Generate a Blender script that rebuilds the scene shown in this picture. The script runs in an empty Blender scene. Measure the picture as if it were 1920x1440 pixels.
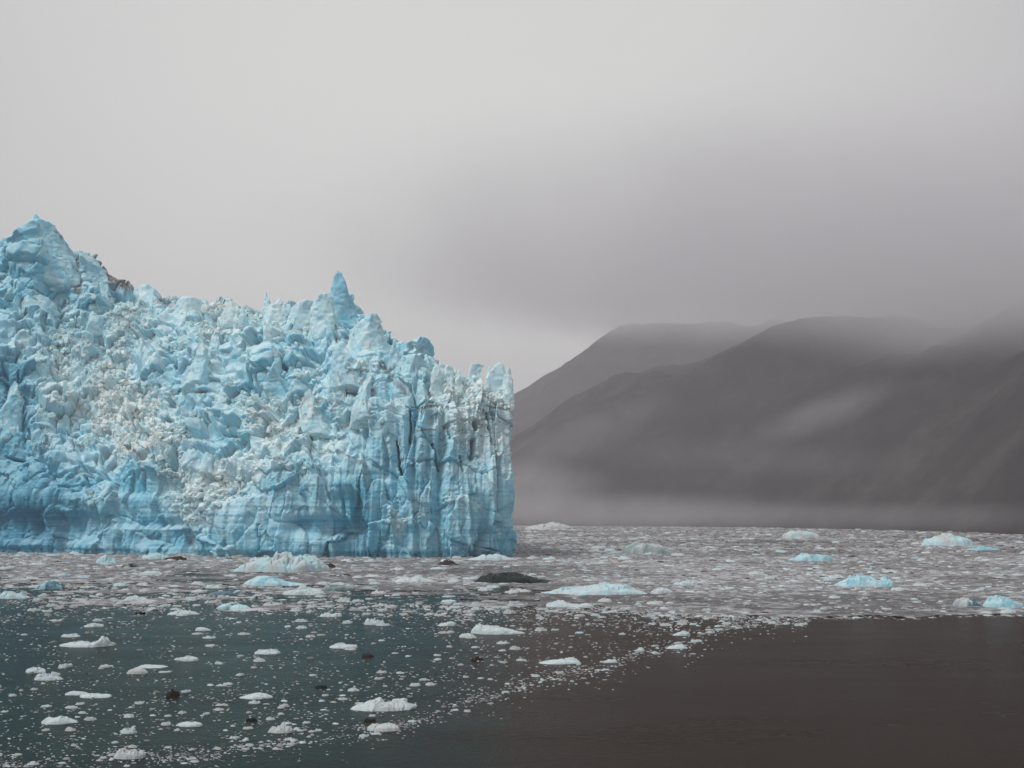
import bpy, math
import numpy as np
from mathutils import Vector

rng = np.random.default_rng(11)
SC = bpy.context.scene
COL = SC.collection
F = 2059.0; CH = 15.0; HOR = 968.0
PITCH = math.atan((HOR - 720) / F)
cp, sp = math.cos(PITCH), math.sin(PITCH)

# ------------------------------------------------------------------ helpers
def ray_at(px, py, D):
    """measured point of the photo put at D metres away (world coordinates)"""
    px = np.asarray(px, float); py = np.asarray(py, float)
    a = (px - 960) / F; b = (720 - py) / F
    dy = cp - sp * b; dz = sp + cp * b
    t = D / dy
    return np.stack([a * t, np.broadcast_to(D, np.shape(a * t)) * 1.0, CH + dz * t], -1)
def gdist(py):
    b = (720 - py) / F
    dz = sp + cp * b
    return (cp - sp * b) * (-CH / dz)
def ground(px, py):
    D = gdist(np.asarray(py, float))
    p = ray_at(px, py, D); p[..., 2] = 0
    return p
def project(P):
    x = P[..., 0]; y = P[..., 1]; z = P[..., 2] - CH
    d = y * cp + z * sp; u = -y * sp + z * cp
    d = np.where(np.abs(d) < 1e-3, 1e-3, d)
    return 960 + F * x / d, 720 - F * u / d

def h3(ix, iy, iz, seed):
    h = (ix.astype(np.int64) * 73856093) ^ (iy.astype(np.int64) * 19349663) ^ (iz.astype(np.int64) * 83492791) ^ (seed * 2654435761)
    h &= 0xffffffff
    h = ((h ^ (h >> 15)) * 2246822519) & 0xffffffff
    h = ((h ^ (h >> 13)) * 3266489917) & 0xffffffff
    h ^= h >> 16
    return h
def hf(h, k=0):
    if k: 
        h = ((h ^ (k * 374761393)) * 668265263) & 0xffffffff
        h = ((h ^ (h >> 13)) * 2246822519) & 0xffffffff
        h ^= h >> 15
    return h.astype(np.float64) / 4294967295.0
def vnoise(P, seed=0):
    i = np.floor(P).astype(np.int64); f = P - i
    f = f * f * (3 - 2 * f)
    r = 0
    for dx in (0, 1):
        wx = f[..., 0] if dx else 1 - f[..., 0]
        for dy in (0, 1):
            wy = f[..., 1] if dy else 1 - f[..., 1]
            for dz in (0, 1):
                wz = f[..., 2] if dz else 1 - f[..., 2]
                r = r + wx * wy * wz * hf(h3(i[..., 0] + dx, i[..., 1] + dy, i[..., 2] + dz, seed))
    return r * 2 - 1
def fbm(P, oct=4, seed=0, gain=.5):
    a = 1; s = 0; t = 0
    for k in range(oct):
        s = s + a * vnoise(P * 2 ** k + 17.3 * k, seed + k); t += a; a *= gain
    return s / t
def worley(P, seed=0, jit=.9):
    """nearest cell: F1, F2, cell hash, offset to the cell centre"""
    i = np.floor(P).astype(np.int64)
    sh = P.shape[:-1]
    f1 = np.full(sh, 9.); f2 = np.full(sh, 9.)
    hid = np.zeros(sh, np.int64); off = np.zeros(P.shape)
    for dx in (-1, 0, 1):
        for dy in (-1, 0, 1):
            for dz in (-1, 0, 1):
                c = i + np.array([dx, dy, dz])
                h = h3(c[..., 0], c[..., 1], c[..., 2], seed)
                q = c + .5 + jit * (np.stack([hf(h, 1), hf(h, 2), hf(h, 3)], -1) - .5)
                v = P - q
                d = np.sqrt((v ** 2).sum(-1))
                n = d < f1
                f2 = np.where(n, f1, np.minimum(f2, d))
                f1 = np.where(n, d, f1)
                hid = np.where(n, h, hid)
                off = np.where(n[..., None], v, off)
    return f1, f2, hid, off
def blocks(P, scale, seed, tilt=1.0, crack=.5, cw=.12):
    """angular ice blocks: every cell its own offset and tilt, gaps between them; about -1..1"""
    Q = P / np.asarray(scale, float)
    Q = Q + .25 * np.stack([vnoise(Q * 1.7, seed + 50), vnoise(Q * 1.7 + 9, seed + 51), vnoise(Q * 1.7 + 5, seed + 52)], -1)
    f1, f2, h, off = worley(Q, seed)
    t = np.stack([hf(h, 5), hf(h, 6), hf(h, 7)], -1) - .5
    d = (hf(h, 4) - .5) * 1.2 + tilt * (off * t).sum(-1) * 2
    d = d - crack * np.clip(1 - (f2 - f1) / cw, 0, 1) ** 1.5
    return d
def sstep(x, a, b):
    t = np.clip((x - a) / (b - a), 0, 1)
    return t * t * (3 - 2 * t)

def mesh_np(name, V, quads, mat, parent=None, col=None, smooth=False, tris=None, attrs=None):
    me = bpy.data.meshes.new(name)
    V = np.ascontiguousarray(V.reshape(-1, 3), np.float32)
    n4 = 0 if quads is None else len(quads); n3 = 0 if tris is None else len(tris)
    me.vertices.add(len(V)); me.vertices.foreach_set('co', V.ravel())
    loops = []
    if n4: loops.append(np.asarray(quads, np.int32).ravel())
    if n3: loops.append(np.asarray(tris, np.int32).ravel())
    L = np.concatenate(loops)
    me.loops.add(len(L)); me.loops.foreach_set('vertex_index', L)
    st = np.concatenate([np.arange(n4) * 4, n4 * 4 + np.arange(n3) * 3]).astype(np.int32)
    me.polygons.add(n4 + n3)
    me.polygons.foreach_set('loop_start', st)
    me.polygons.foreach_set('use_smooth', np.full(n4 + n3, bool(smooth)))
    me.update(calc_edges=True)
    if col is not None:
        a = me.color_attributes.new('Col', 'FLOAT_COLOR', 'POINT')
        c = np.ones((len(V), 4), np.float32); c[:, :3] = np.clip(col.reshape(-1, 3), 0, 1)
        a.data.foreach_set('color', c.ravel())
    me.materials.append(mat)
    o = bpy.data.objects.new(name, me); COL.objects.link(o)
    if parent is not None: o.parent = parent
    return o
def gridq(nu, nv, off=0):
    i, j = np.meshgrid(np.arange(nu - 1), np.arange(nv - 1), indexing='ij')
    a = (i * nv + j).ravel() + off
    return np.stack([a, a + nv, a + nv + 1, a + 1], -1)
def tag(o, label=None, cat=None, group=None, kind=None):
    if label: o['label'] = label
    if cat: o['category'] = cat
    if group: o['group'] = group
    if kind: o['kind'] = kind
    return o

# ------------------------------------------------------------------ materials
def newmat(name):
    m = bpy.data.materials.new(name); m.use_nodes = True
    nt = m.node_tree; nt.nodes.clear()
    out = nt.nodes.new('ShaderNodeOutputMaterial')
    return m, nt, out
def N(nt, t, **k):
    n = nt.nodes.new(t)
    for a, b in k.items():
        if a in n.inputs: n.inputs[a].default_value = b
        else: setattr(n, a, b)
    return n
def noise(nt, vec, scale, detail=6, rough=.6):
    n = N(nt, 'ShaderNodeTexNoise'); n.inputs['Scale'].default_value = scale
    n.inputs['Detail'].default_value = detail; n.inputs['Roughness'].default_value = rough
    nt.links.new(vec, n.inputs['Vector']); return n
def ramp(nt, fac, stops):
    r = nt.nodes.new('ShaderNodeValToRGB'); nt.links.new(fac, r.inputs[0])
    e = r.color_ramp.elements
    while len(e) < len(stops): e.new(.5)
    for q, (p, c) in zip(e, stops):
        q.position = p; q.color = (*c, 1) if len(c) == 3 else c
    return r
def mixc(nt, mode, fac, a, b):
    m = nt.nodes.new('ShaderNodeMix'); m.data_type = 'RGBA'; m.blend_type = mode
    if isinstance(fac, float): m.inputs[0].default_value = fac
    else: nt.links.new(fac, m.inputs[0])
    for s, v in ((6, a), (7, b)):
        if isinstance(v, tuple): m.inputs[s].default_value = (*v, 1)
        else: nt.links.new(v, m.inputs[s])
    return m.outputs[2]

def ice_material(name, scale=1.0, strata=True, rough=.5, bump=.25, sss=0.0):
    m, nt, out = newmat(name)
    b = N(nt, 'ShaderNodeBsdfPrincipled', Roughness=rough); b.inputs['IOR'].default_value = 1.31
    b.inputs['Specular IOR Level'].default_value = .35
    nt.links.new(b.outputs[0], out.inputs[0])
    geo = N(nt, 'ShaderNodeNewGeometry')
    at = N(nt, 'ShaderNodeVertexColor', layer_name='Col')
    pos = geo.outputs['Position']
    n1 = noise(nt, pos, 1.1 * scale, 5, .65)
    n2 = noise(nt, pos, 4.5 * scale, 3, .6)
    c = at.outputs['Color']
    mott = ramp(nt, n1.outputs[0], [(.3, (.88, .93, .96)), (.55, (1, 1, 1)), (.75, (1.12, 1.08, 1.04))])
    c = mixc(nt, 'MULTIPLY', 1.0, c, mott.outputs[0])
    if strata:
        mp = N(nt, 'ShaderNodeMapping'); mp.inputs['Scale'].default_value = (.035, .035, 1.3)
        nt.links.new(pos, mp.inputs[0])
        s = noise(nt, mp.outputs[0], 1.0, 4, .7)
        sr = ramp(nt, s.outputs[0], [(.34, (.40, .66, .80)), (.46, (.95, .98, 1)), (.6, (1, 1, 1))])
        sep = N(nt, 'ShaderNodeSeparateXYZ'); nt.links.new(pos, sep.inputs[0])
        mr = N(nt, 'ShaderNodeMapRange'); mr.inputs[1].default_value = 46; mr.inputs[2].default_value = 14
        mr.inputs[3].default_value = .10; mr.inputs[4].default_value = .8
        nt.links.new(sep.outputs[2], mr.inputs[0])
        c = mixc(nt, 'MULTIPLY', mr.outputs[0], c, sr.outputs[0])
    nt.links.new(c, b.inputs['Base Color'])
    if sss:
        b.inputs['Subsurface Weight'].default_value = sss
        b.inputs['Subsurface Radius'].default_value = (.3, 1.2, 1.8)
        b.inputs['Subsurface Scale'].default_value = 1.0
    bp = N(nt, 'ShaderNodeBump', Strength=bump, Distance=.5 / scale)
    ad = N(nt, 'ShaderNodeMath', operation='ADD')
    nt.links.new(n1.outputs[0], ad.inputs[0]); nt.links.new(n2.outputs[0], ad.inputs[1])
    nt.links.new(ad.outputs[0], bp.inputs['Height'])
    nt.links.new(bp.outputs[0], b.inputs['Normal'])
    return m
M_GLAC = ice_material('glacier_ice', 1.0, True, .6, .22, .4)
M_FLOE = ice_material('floating_ice', 2.2, False, .45, .2)
M_BRASH = ice_material('brash_ice', 1.6, False, .6, .2)

# ------------------------------------------------------------------ glacier
# columns measured from the photo: px, base row, then (row, metres set back from the foot of the cliff)
FR = [
 (-420, 1030, [(985,0),(930,-1),(880,2),(800,14),(720,24),(640,40),(570,60),(510,75),(455,92)]),
 (-120, 1034, [(985,0),(930,-1),(870,2),(790,12),(700,24),(620,40),(560,56),(500,70),(440,86)]),
 (0,    1036, [(985,1),(930,-2),(880,2),(790,9),(700,20),(620,40),(560,52),(500,62),(445,72)]),
 (60,   1037, [(985,2),(930,-2),(880,3),(810,12),(720,28),(640,46),(575,58),(500,64),(436,74)]),
 (130,  1038, [(985,2),(930,-1),(880,5),(820,22),(740,38),(660,54),(590,68),(520,74),(468,84)]),
 (200,  1039, [(985,1),(930,-1),(880,4),(830,22),(760,40),(690,56),(620,74),(570,84),(515,98)]),
 (260,  1040, [(985,1),(930,0),(870,2),(845,16),(770,38),(700,54),(640,74),(590,90),(548,104)]),
 (350,  1042, [(985,0),(930,-2),(880,0),(845,12),(780,30),(710,46),(650,66),(605,86),(570,104)]),
 (440,  1045, [(985,-1),(940,0),(890,6),(840,20),(780,32),(710,44),(650,62),(615,82),(592,100)]),
 (520,  1046, [(985,0),(930,0),(870,4),(820,16),(760,26),(700,36),(640,50),(605,68),(582,84)]),
 (600,  1046, [(985,1),(930,1),(870,3),(820,12),(760,20),(700,30),(650,42),(610,56),(578,66)]),
 (660,  1046, [(985,1),(930,0),(880,0),(820,6),(760,14),(700,22),(650,34),(615,46),(585,54)]),
 (710,  1046, [(985,0),(930,0),(880,1),(820,3),(760,8),(710,14),(670,24),(640,34),(606,42)]),
 (770,  1046, [(985,0),(930,0),(880,1),(830,2),(790,4),(750,7),(720,12),(695,20),(668,30)]),
 (815,  1046, [(985,0),(940,1),(890,2),(850,4),(810,4),(780,6),(750,9),(725,14),(706,22)]),
 (860,  1046, [(985,-1),(940,0),(890,3),(850,6),(810,8),(780,9),(755,11),(740,13),(728,18)]),
 (900,  1045, [(985,-1),(940,-1),(890,1),(850,4),(810,5),(780,6),(755,8),(740,10),(728,14)]),
 (940,  1044, [(985,-1),(940,-2),(890,-1),(850,1),(810,2),(780,2),(755,4),(735,6),(722,10)]),
 (957,  1044, [(985,1),(940,1),(890,1),(850,2),(810,2),(780,1),(755,2),(740,5),(728,9)]),
]
cols = []; pxs = []
for px, b, lv in FR:
    D0 = gdist(b)
    pts = [ray_at(px, b, D0)]; pts[0][2] = -4
    for py, sb in lv:
        pts.append(ray_at(px, py, D0 + sb))
    r = pts[-1]
    pts.append(r + np.array([-3, 14, -3.0])); pts.append(r + np.array([-30, 80, -12.0]))
    pts.append(r + np.array([-150, 250, 0])); pts[-1][2] = -4
    cols.append(np.array(pts)); pxs.append(px)
C = np.array(cols)                                       # front columns
# the cliff turns the corner and runs back, away from the camera
last = C[-1]
def side(dx, dy, inward, hs):
    q = last.copy()
    base = np.array([last[0, 0] + dx, last[0, 1] + dy, 0])
    for k in range(len(q)):
        s = last[k, 1] - last[0, 1]
        q[k] = base + np.array([-s * inward, s * (1 - inward) * .4, 0]); q[k, 2] = last[k, 2] * (hs if k else 1)
    z3 = q[-3:, 2].copy(); e = q[-4].copy()
    q[-3] = e + np.array([-10, 8, 0]); q[-2] = e + np.array([-32, 45, 0]); q[-1] = e + np.array([-150, max(250 - dy, 60), 0]); q[-3:, 2] = z3
    return q
S = [side(1.2, 6, .6, 1.0), side(.2, 16, 1, .99), side(-6, 50, 1, 1.0), side(-22, 120, 1, 1.02), side(-70, 240, 1, 1.05), side(-150, 380, 1, 1.1)]
C = np.concatenate([C, np.array(S)])
seglen = np.array([np.linalg.norm(C[i + 1, 3] - C[i, 3]) for i in range(len(C) - 1)])
s_at = np.concatenate([[0], np.cumsum(seglen)])
nfront = len(FR)
step = []
for i in range(len(C) - 1):
    if i < 1: d = 1.1
    elif i < 2: d = .5
    elif i <= nfront + 1: d = .27
    else: d = 2.0
    step.append(max(1, int(seglen[i] / d)))
us = np.concatenate([s_at[i] + np.arange(step[i]) / step[i] * seglen[i] for i in range(len(step))] + [[s_at[-1]]])
K = C.shape[1]
vl = np.array([np.linalg.norm(C[2:nfront, k + 1] - C[2:nfront, k], axis=-1).mean() for k in range(K - 1)])
vd = [.3] * 9 + [.45, 2.5, 12]
vs = np.concatenate([k + np.arange(int(vl[k] / vd[k])) / int(vl[k] / vd[k]) for k in range(K - 1)] + [[K - 1]])
# linear in both, then smoothed along each axis
def lerp_axis(A, x, xs):
    j = np.clip(np.searchsorted(xs, x, side='right') - 1, 0, len(xs) - 2)
    t = (x - xs[j]) / (xs[j + 1] - xs[j]); return A[j] * (1 - t)[:, None, None] + A[j + 1] * t[:, None, None]
G = lerp_axis(C, us, s_at)
G = lerp_axis(G.transpose(1, 0, 2), vs, np.arange(K)).transpose(1, 0, 2)
def smooth_axis(A, n, axis):
    A = np.moveaxis(A, axis, 0)
    for _ in range(2):
        P = np.concatenate([2 * A[:1] - A[1:n + 1][::-1], A, 2 * A[-1:] - A[-n - 1:-1][::-1]])
        c = np.cumsum(np.concatenate([np.zeros_like(P[:1]), P]), 0)
        A = (c[2 * n + 1:] - c[:-2 * n - 1]) / (2 * n + 1)
    return np.moveaxis(A, 0, axis)
G = smooth_axis(G, 9, 0); G = smooth_axis(G, 6, 1)
NU, NV = G.shape[:2]
def normals(G):
    a = np.gradient(G, axis=0); b = np.gradient(G, axis=1)
    n = np.cross(a, b); n /= np.linalg.norm(n, axis=-1, keepdims=True) + 1e-9
    return n
Nn = normals(G)                                  # points outwards (towards the camera / up)
if Nn[NU // 2, NV // 4, 1] > 0: Nn = -Nn
PX, PY = project(G)
Z = G[..., 2]
def seg_dist(PX, PY, pts):
    best = np.full(PX.shape, 1e9); side_ = np.zeros(PX.shape)
    for (x0, y0), (x1, y1) in zip(pts[:-1], pts[1:]):
        dx, dy = x1 - x0, y1 - y0
        t = np.clip(((PX - x0) * dx + (PY - y0) * dy) / (dx * dx + dy * dy), 0, 1)
        d = np.hypot(PX - x0 - t * dx, PY - y0 - t * dy)
        best = np.minimum(best, d)
    return best
front = sstep(PX, -5000, -4000) * (np.arange(NU)[:, None] < np.searchsorted(us, s_at[nfront - 1]) + 10)
wx = PX + 5 * fbm(G * .09, 3, 70); wy = PY + 4 * fbm(G * .09 + 31, 3, 71)      # a wobble so that nothing runs dead straight
wxf = PX + 1.6 * fbm(G * .5, 2, 72); wyf = PY + 1.6 * fbm(G * .5 + 31, 2, 73)
disp = np.zeros(PX.shape)
# broad buttresses (+) and bays (-): px, py, rx, ry, metres
for x, y, rx, ry, d in [
    (30, 985, 60, 24, -3), (150, 985, 42, 24, -3), (95, 1000, 16, 50, 2), (300, 1005, 50, 24, -3.5), (610, 990, 75, 16, -4),
    (230, 900, 110, 30, -3), (15, 780, 30, 90, -6), (300, 700, 22, 55, 3.5), (375, 690, 26, 60, 5), (360, 745, 40, 22, 3),
    (510, 690, 24, 65, 7), (470, 640, 20, 40, 3), (560, 690, 22, 60, 4.5), (590, 760, 40, 40, 5), (640, 760, 26, 50, 3.5), (640, 660, 22, 70, 4),
    (600, 850, 55, 26, 3), (420, 815, 34, 18, -4), (425, 905, 32, 26, -5), (700, 720, 22, 60, 4), (760, 700, 30, 36, 4),
    (800, 720, 14, 50, 3), (765, 830, 7, 80, 1.6), (790, 830, 10, 70, 2.2), (812, 830, 9, 70, 2.2), (742, 830, 8, 80, -2.5), (778, 800, 3.5, 80, -2.5), (730, 780, 12, 60, 2),
    (640, 940, 40, 40, 2.5), (560, 950, 60, 50, -2.5), (720, 960, 26, 70, 1.6), (480, 990, 50, 50, 2), (845, 900, 12, 90, 2),
    (885, 960, 16, 70, 1.6), (915, 860, 9, 90, 1.8), (945, 880, 10, 90, 1.4), (932, 870, 4, 100, -2.2), (70, 640, 40, 60, 4), (150, 660, 30, 40, 3),
    (60, 500, 30, 70, 6), (110, 530, 20, 60, -4), (175, 540, 24, 50, 5), (240, 640, 26, 40, 3), (850, 760, 16, 30, 1.5), (300, 850, 70, 12, 3), (110, 800, 40, 60, 4)]:
    q = ((wx - x) / rx) ** 2 + ((wy - y) / ry) ** 2
    disp += d * np.exp(-q * q * .6)
# one-sided steps in the ice wall: everything left of the line is set back and the hollow fades out to the left
def step_line(pts, d, reach, soft=14):
    global disp
    ys = [p[1] for p in pts]; xs = [p[0] for p in pts]
    lx = np.interp(wy, ys, xs); k = lx - wx
    inside = sstep(wy, ys[0] - 4, ys[0] + soft) * (1 - sstep(wy, ys[-1] - 4, ys[-1] + 8))
    disp -= d * inside * sstep(k, -1, 2.0) * (1 - sstep(k, 6, reach))
step_line([(343, 858), (345, 930), (340, 985)], 5, 190, 60)
step_line([(338, 985), (352, 1005), (362, 1025), (376, 1050)], 5, 70, 22)
step_line([(660, 905), (680, 940), (690, 990), (690, 1050)], 4.5, 110, 40)
step_line([(716, 800), (740, 900)], 1.5, 40)
step_line([(820, 720), (818, 800)], 3.0, 40)
step_line([(620, 640), (600, 700)], 3.0, 40)
step_line([(82, 960), (84, 1000), (82, 1012)], 3.0, 70)
step_line([(186, 960), (188, 1000), (190, 1012)], 3.0, 60)
BLUE = np.array([.18, .57, .73]); WHITE = np.array([.82, .94, .95]); DEEP = np.array([.02, .19, .32]); CREAM = np.array([.83, .82, .76]); DIRT = np.array([.13, .09, .065])
ANC = np.array([
 (30,480,.25,0,.1),(90,520,.2,0,.1),(65,420,.15,0,.1),(180,540,.25,0,0),(200,500,.5,.9,0),(60,640,.45,.1,0),(150,700,.6,.3,0),(100,740,.75,.5,0),(20,720,.05,0,.6),(20,800,.05,0,.5),
 (60,800,.45,.3,.1),(200,760,.8,.5,0),(300,780,.65,.4,0),(250,830,.9,.5,0),(150,850,.4,.1,.1),(350,640,.5,.1,0),(250,620,.65,.1,0),(330,700,.35,0,0),(430,600,.75,.4,0),(400,750,.5,.2,0),
 (350,830,.6,.2,0),(400,815,.3,0,0),(420,890,.85,.3,0),(355,920,.7,.5,0),(250,900,.12,0,.1),(100,900,.1,0,.35),(20,880,.1,0,.4),(200,960,.3,0,.1),(100,990,.08,0,.6),(30,990,.08,0,.7),(160,1020,.25,0,.2),
 (280,1010,.2,0,.3),(450,960,.4,0,0),(470,1020,.3,0,.1),(520,700,.25,0,0),(470,650,.45,.1,0),(580,720,.5,.1,0),(600,780,.5,.35,0),(520,790,.75,.4,0),(600,850,.6,.1,0),(560,900,.28,0,0),
 (600,960,.4,0,0),(620,1000,.2,0,.3),(680,940,.1,0,.2),(650,640,.4,0,0),(600,600,.5,.2,0),(690,700,.5,.1,0),(760,700,.3,0,0),(740,680,.35,0,0),(720,760,.55,.2,0),(780,800,.3,.1,.1),(740,880,.22,0,.05),
 (750,950,.35,0,0),(800,1020,.3,0,.05),(850,720,.8,.2,0),(860,790,.75,.3,0),(900,760,.9,.3,0),(930,800,.7,.1,0),(950,850,.6,.1,0),(900,900,.45,0,0),(930,950,.42,0,0),(940,1010,.25,0,.25),
 (820,880,.3,0,.05),(690,850,.4,.05,0),(500,560,.6,.1,0),(420,700,.5,.1,0),(150,610,.5,.1,0)], float)
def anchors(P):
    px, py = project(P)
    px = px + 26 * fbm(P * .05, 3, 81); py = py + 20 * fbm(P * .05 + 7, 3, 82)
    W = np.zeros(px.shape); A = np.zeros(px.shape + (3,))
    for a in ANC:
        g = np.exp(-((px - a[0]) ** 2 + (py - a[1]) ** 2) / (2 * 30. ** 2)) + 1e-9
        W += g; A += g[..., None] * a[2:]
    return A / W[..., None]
AN = anchors(G)
crumb = sstep(AN[..., 0] + .55 * fbm(G * .09, 3, 97) + .25 * fbm(G * .3, 2, 98), .40, .80)
zone_rub = sstep(1.0 * np.clip(Nn[..., 2], 0, 1), .22, .5)           # gentle slopes carry rubble
zone_rub = zone_rub * (1 - .65 * sstep(PX, 540, 660) * sstep(PY, 590, 640))
zone_cliff = 1 - zone_rub
# faceting at several sizes
big = blocks(G, (19, 19, 17), 1, 1.2, .35, .08)
col_ = blocks(G, (6.0, 10, 30), 2, 1.4, .16, .05)
cmid = blocks(G, (4.5, 5, 9), 9, 1.4, .0, .05)
mid = blocks(G, (7.2, 7.2, 6.4), 3, 1.3, .45, .10)
mid2 = blocks(G, (3.0, 3.0, 3.0), 6, 1.3, .45, .14)
sml = blocks(G, (1.3, 1.3, 1.2), 4, 1.2, .5, .18)
sm2 = fbm(G * 1.0, 4, 14, .7)
fine = fbm(G * 1.6, 3, 5)
bill = 1 - np.abs(fbm(G / 7.0, 3, 8)) * 2.2
low = 1 - sstep(Z, 26, 52)
cr_ = .10 + .90 * crumb
flute = (1 - np.abs(fbm(np.stack([G[..., 0] / 3.8, G[..., 1] / 12, Z / 45], -1), 3, 13)) * 2.4)
disp += big * (4.2 * zone_rub + 1.6 * zone_cliff)
disp += col_ * zone_cliff * (2.4 - .7 * low)
disp += flute * zone_cliff * (.5 + 1.9 * sstep(PX, 520, 700))
disp += col_ * zone_cliff * 1.2 * sstep(PX, 540, 680)
disp += cmid * zone_cliff * .55
disp += mid * (2.8 * zone_rub + .9 * zone_cliff * crumb)
disp += mid2 * (1.1 * zone_rub + .6 * zone_cliff) * cr_
disp += sml * (.55 * zone_rub + .35 * zone_cliff) * cr_
disp += sm2 * (.75 * zone_rub + .5 * zone_cliff) * cr_
disp += bill * (1.6 * zone_rub + .4)
disp += fine * .12
# thin ledges where the layers melt back
layer = fbm(np.stack([G[..., 0] * .03, G[..., 1] * .03, Z * .9], -1), 3, 12)
disp += .28 * layer * zone_cliff
disp -= .7 * (1 - sstep(Z, .8, 3.0))
rel = (sml + mid2 * 1.4 + sm2) * (cr_)
# open cracks: points, half width (px), metres deep
CR = [([(743, 828), (747, 850), (751, 890)], 2.0, 7), ([(808, 836), (815, 860), (822, 880)], 2.0, 6), ([(884, 826), (883, 840), (884, 858)], 3.4, 7),
      ([(889, 795), (889, 806)], 4.5, 5), ([(911, 775), (915, 805), (919, 832)], 1.8, 5), ([(928, 850), (930, 900), (928, 940), (932, 975)], 1.5, 5),
      ([(834, 800), (840, 825)], 2.0, 4), ([(861, 860), (864, 888)], 1.8, 4), ([(692, 985), (694, 1050)], 2.2, 5), ([(770, 772), (769, 830)], 1.6, 3.5),
      ([(696, 636), (702, 662)], 2.2, 4), ([(427, 728), (427, 762)], 1.6, 3.5), ([(630, 605), (632, 640)], 2.2, 3), ([(345, 985), (358, 1010), (372, 1046)], 3.0, 4),
      ([(0, 712), (30, 728), (55, 740)], 3, 4), ([(0, 852), (38, 856), (38, 866)], 2.0, 3), ([(150, 886), (152, 908)], 2, 3), ([(584, 812), (620, 806), (655, 800)], 1.6, 2.5),
      ([(560, 762), (600, 757)], 1.0, 1.5), ([(772, 766), (818, 758)], 1.4, 2.0), ([(330, 736), (390, 736)], 1.4, 2.0), ([(905, 735), (940, 726), (955, 735)], 1.4, 2.5), ([(925, 760), (955, 762), (966, 770)], 1.6, 2.5),
      ([(487, 985), (488, 1030)], 1.6, 2.0), ([(570, 588), (625, 592)], 1.2, 1.5), ([(885, 1020), (940, 1036)], 1.5, 1.5), ([(12, 890), (13, 905)], 1.5, 2)]
for pts, w, d in CR:
    k = seg_dist(wxf, wyf, pts)
    disp -= d * 1.7 * (1 - sstep(k, w * .8, w * 1.4))
disp *= 1 - .65 * np.exp(-((PX - 205) / 50) ** 2 - ((PY - 505) / 45) ** 2)
disp *= 1 - .6 * sstep(PX, 915, 950)
disp *= front * .9 + .1
disp *= np.where(np.arange(NV)[None, :] > np.searchsorted(vs, 10.6), .5, 1)
Gd = G + Nn * disp[..., None]
# sideways shove so blocks have undercut edges
sh = np.stack([blocks(G, (8, 8, 8), 21, 1, 0), .6 * blocks(G, (8, 8, 8), 22, 1, 0), .6 * blocks(G, (7, 7, 7), 23, 1, 0)], -1)
Gd += sh * .35 * (front * (PX < 930))[..., None]
Nd = normals(Gd)
if Nd[NU // 2, NV // 4, 1] > 0: Nd = -Nd

def ice_colour(P, Nz, ex=0):
    A = anchors(P)
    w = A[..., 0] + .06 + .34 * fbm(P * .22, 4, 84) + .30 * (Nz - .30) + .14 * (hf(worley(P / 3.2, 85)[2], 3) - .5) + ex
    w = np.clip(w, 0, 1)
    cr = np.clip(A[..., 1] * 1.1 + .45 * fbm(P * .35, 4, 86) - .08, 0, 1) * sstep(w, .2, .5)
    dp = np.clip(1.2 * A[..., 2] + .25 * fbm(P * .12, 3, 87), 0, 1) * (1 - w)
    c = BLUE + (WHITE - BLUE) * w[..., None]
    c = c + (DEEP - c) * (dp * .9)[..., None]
    c = c + (CREAM - c) * (cr * .28)[..., None]
    specks = sstep(fbm(P * 1.5, 3, 88), .22, .42) * cr
    c = c + (np.array([.26, .21, .16]) - c) * (specks * .4)[..., None]
    foot_band = 1 - sstep(P[..., 2] + .8 * fbm(P * .3, 2, 89), 1.2, 2.6)
    c = c * (1 - .15 * foot_band)[..., None]  # slightly darker band just above the waterline
    return c
colr = ice_colour(Gd, Nd[..., 2], .10 * np.clip(rel, -2, 1.2))  # recesses painted bluer and a little darker, imitating light inside crevices
qx, qy = project(Gd); qx = qx + 3 * fbm(Gd * .2, 3, 90); qy = qy + 3 * fbm(Gd * .2 + 5, 3, 91)
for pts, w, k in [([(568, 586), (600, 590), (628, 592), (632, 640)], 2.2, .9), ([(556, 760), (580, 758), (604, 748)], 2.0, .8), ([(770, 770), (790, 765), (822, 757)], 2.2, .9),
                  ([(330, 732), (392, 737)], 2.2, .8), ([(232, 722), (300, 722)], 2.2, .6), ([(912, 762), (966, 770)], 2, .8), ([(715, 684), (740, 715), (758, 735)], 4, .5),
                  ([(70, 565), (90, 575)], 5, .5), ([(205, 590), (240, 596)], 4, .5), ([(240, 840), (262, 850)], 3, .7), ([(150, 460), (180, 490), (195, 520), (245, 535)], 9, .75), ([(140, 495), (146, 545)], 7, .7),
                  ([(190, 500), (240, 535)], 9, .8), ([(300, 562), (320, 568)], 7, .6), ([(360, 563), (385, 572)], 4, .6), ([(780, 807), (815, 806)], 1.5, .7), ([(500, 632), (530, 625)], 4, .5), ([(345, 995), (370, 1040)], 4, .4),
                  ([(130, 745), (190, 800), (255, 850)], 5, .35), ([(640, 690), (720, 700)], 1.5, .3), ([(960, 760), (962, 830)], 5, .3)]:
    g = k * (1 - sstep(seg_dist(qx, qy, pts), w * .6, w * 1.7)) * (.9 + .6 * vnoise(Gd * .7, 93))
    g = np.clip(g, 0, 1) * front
    colr = colr + (DIRT * 1.3 - colr) * g[..., None]

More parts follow.
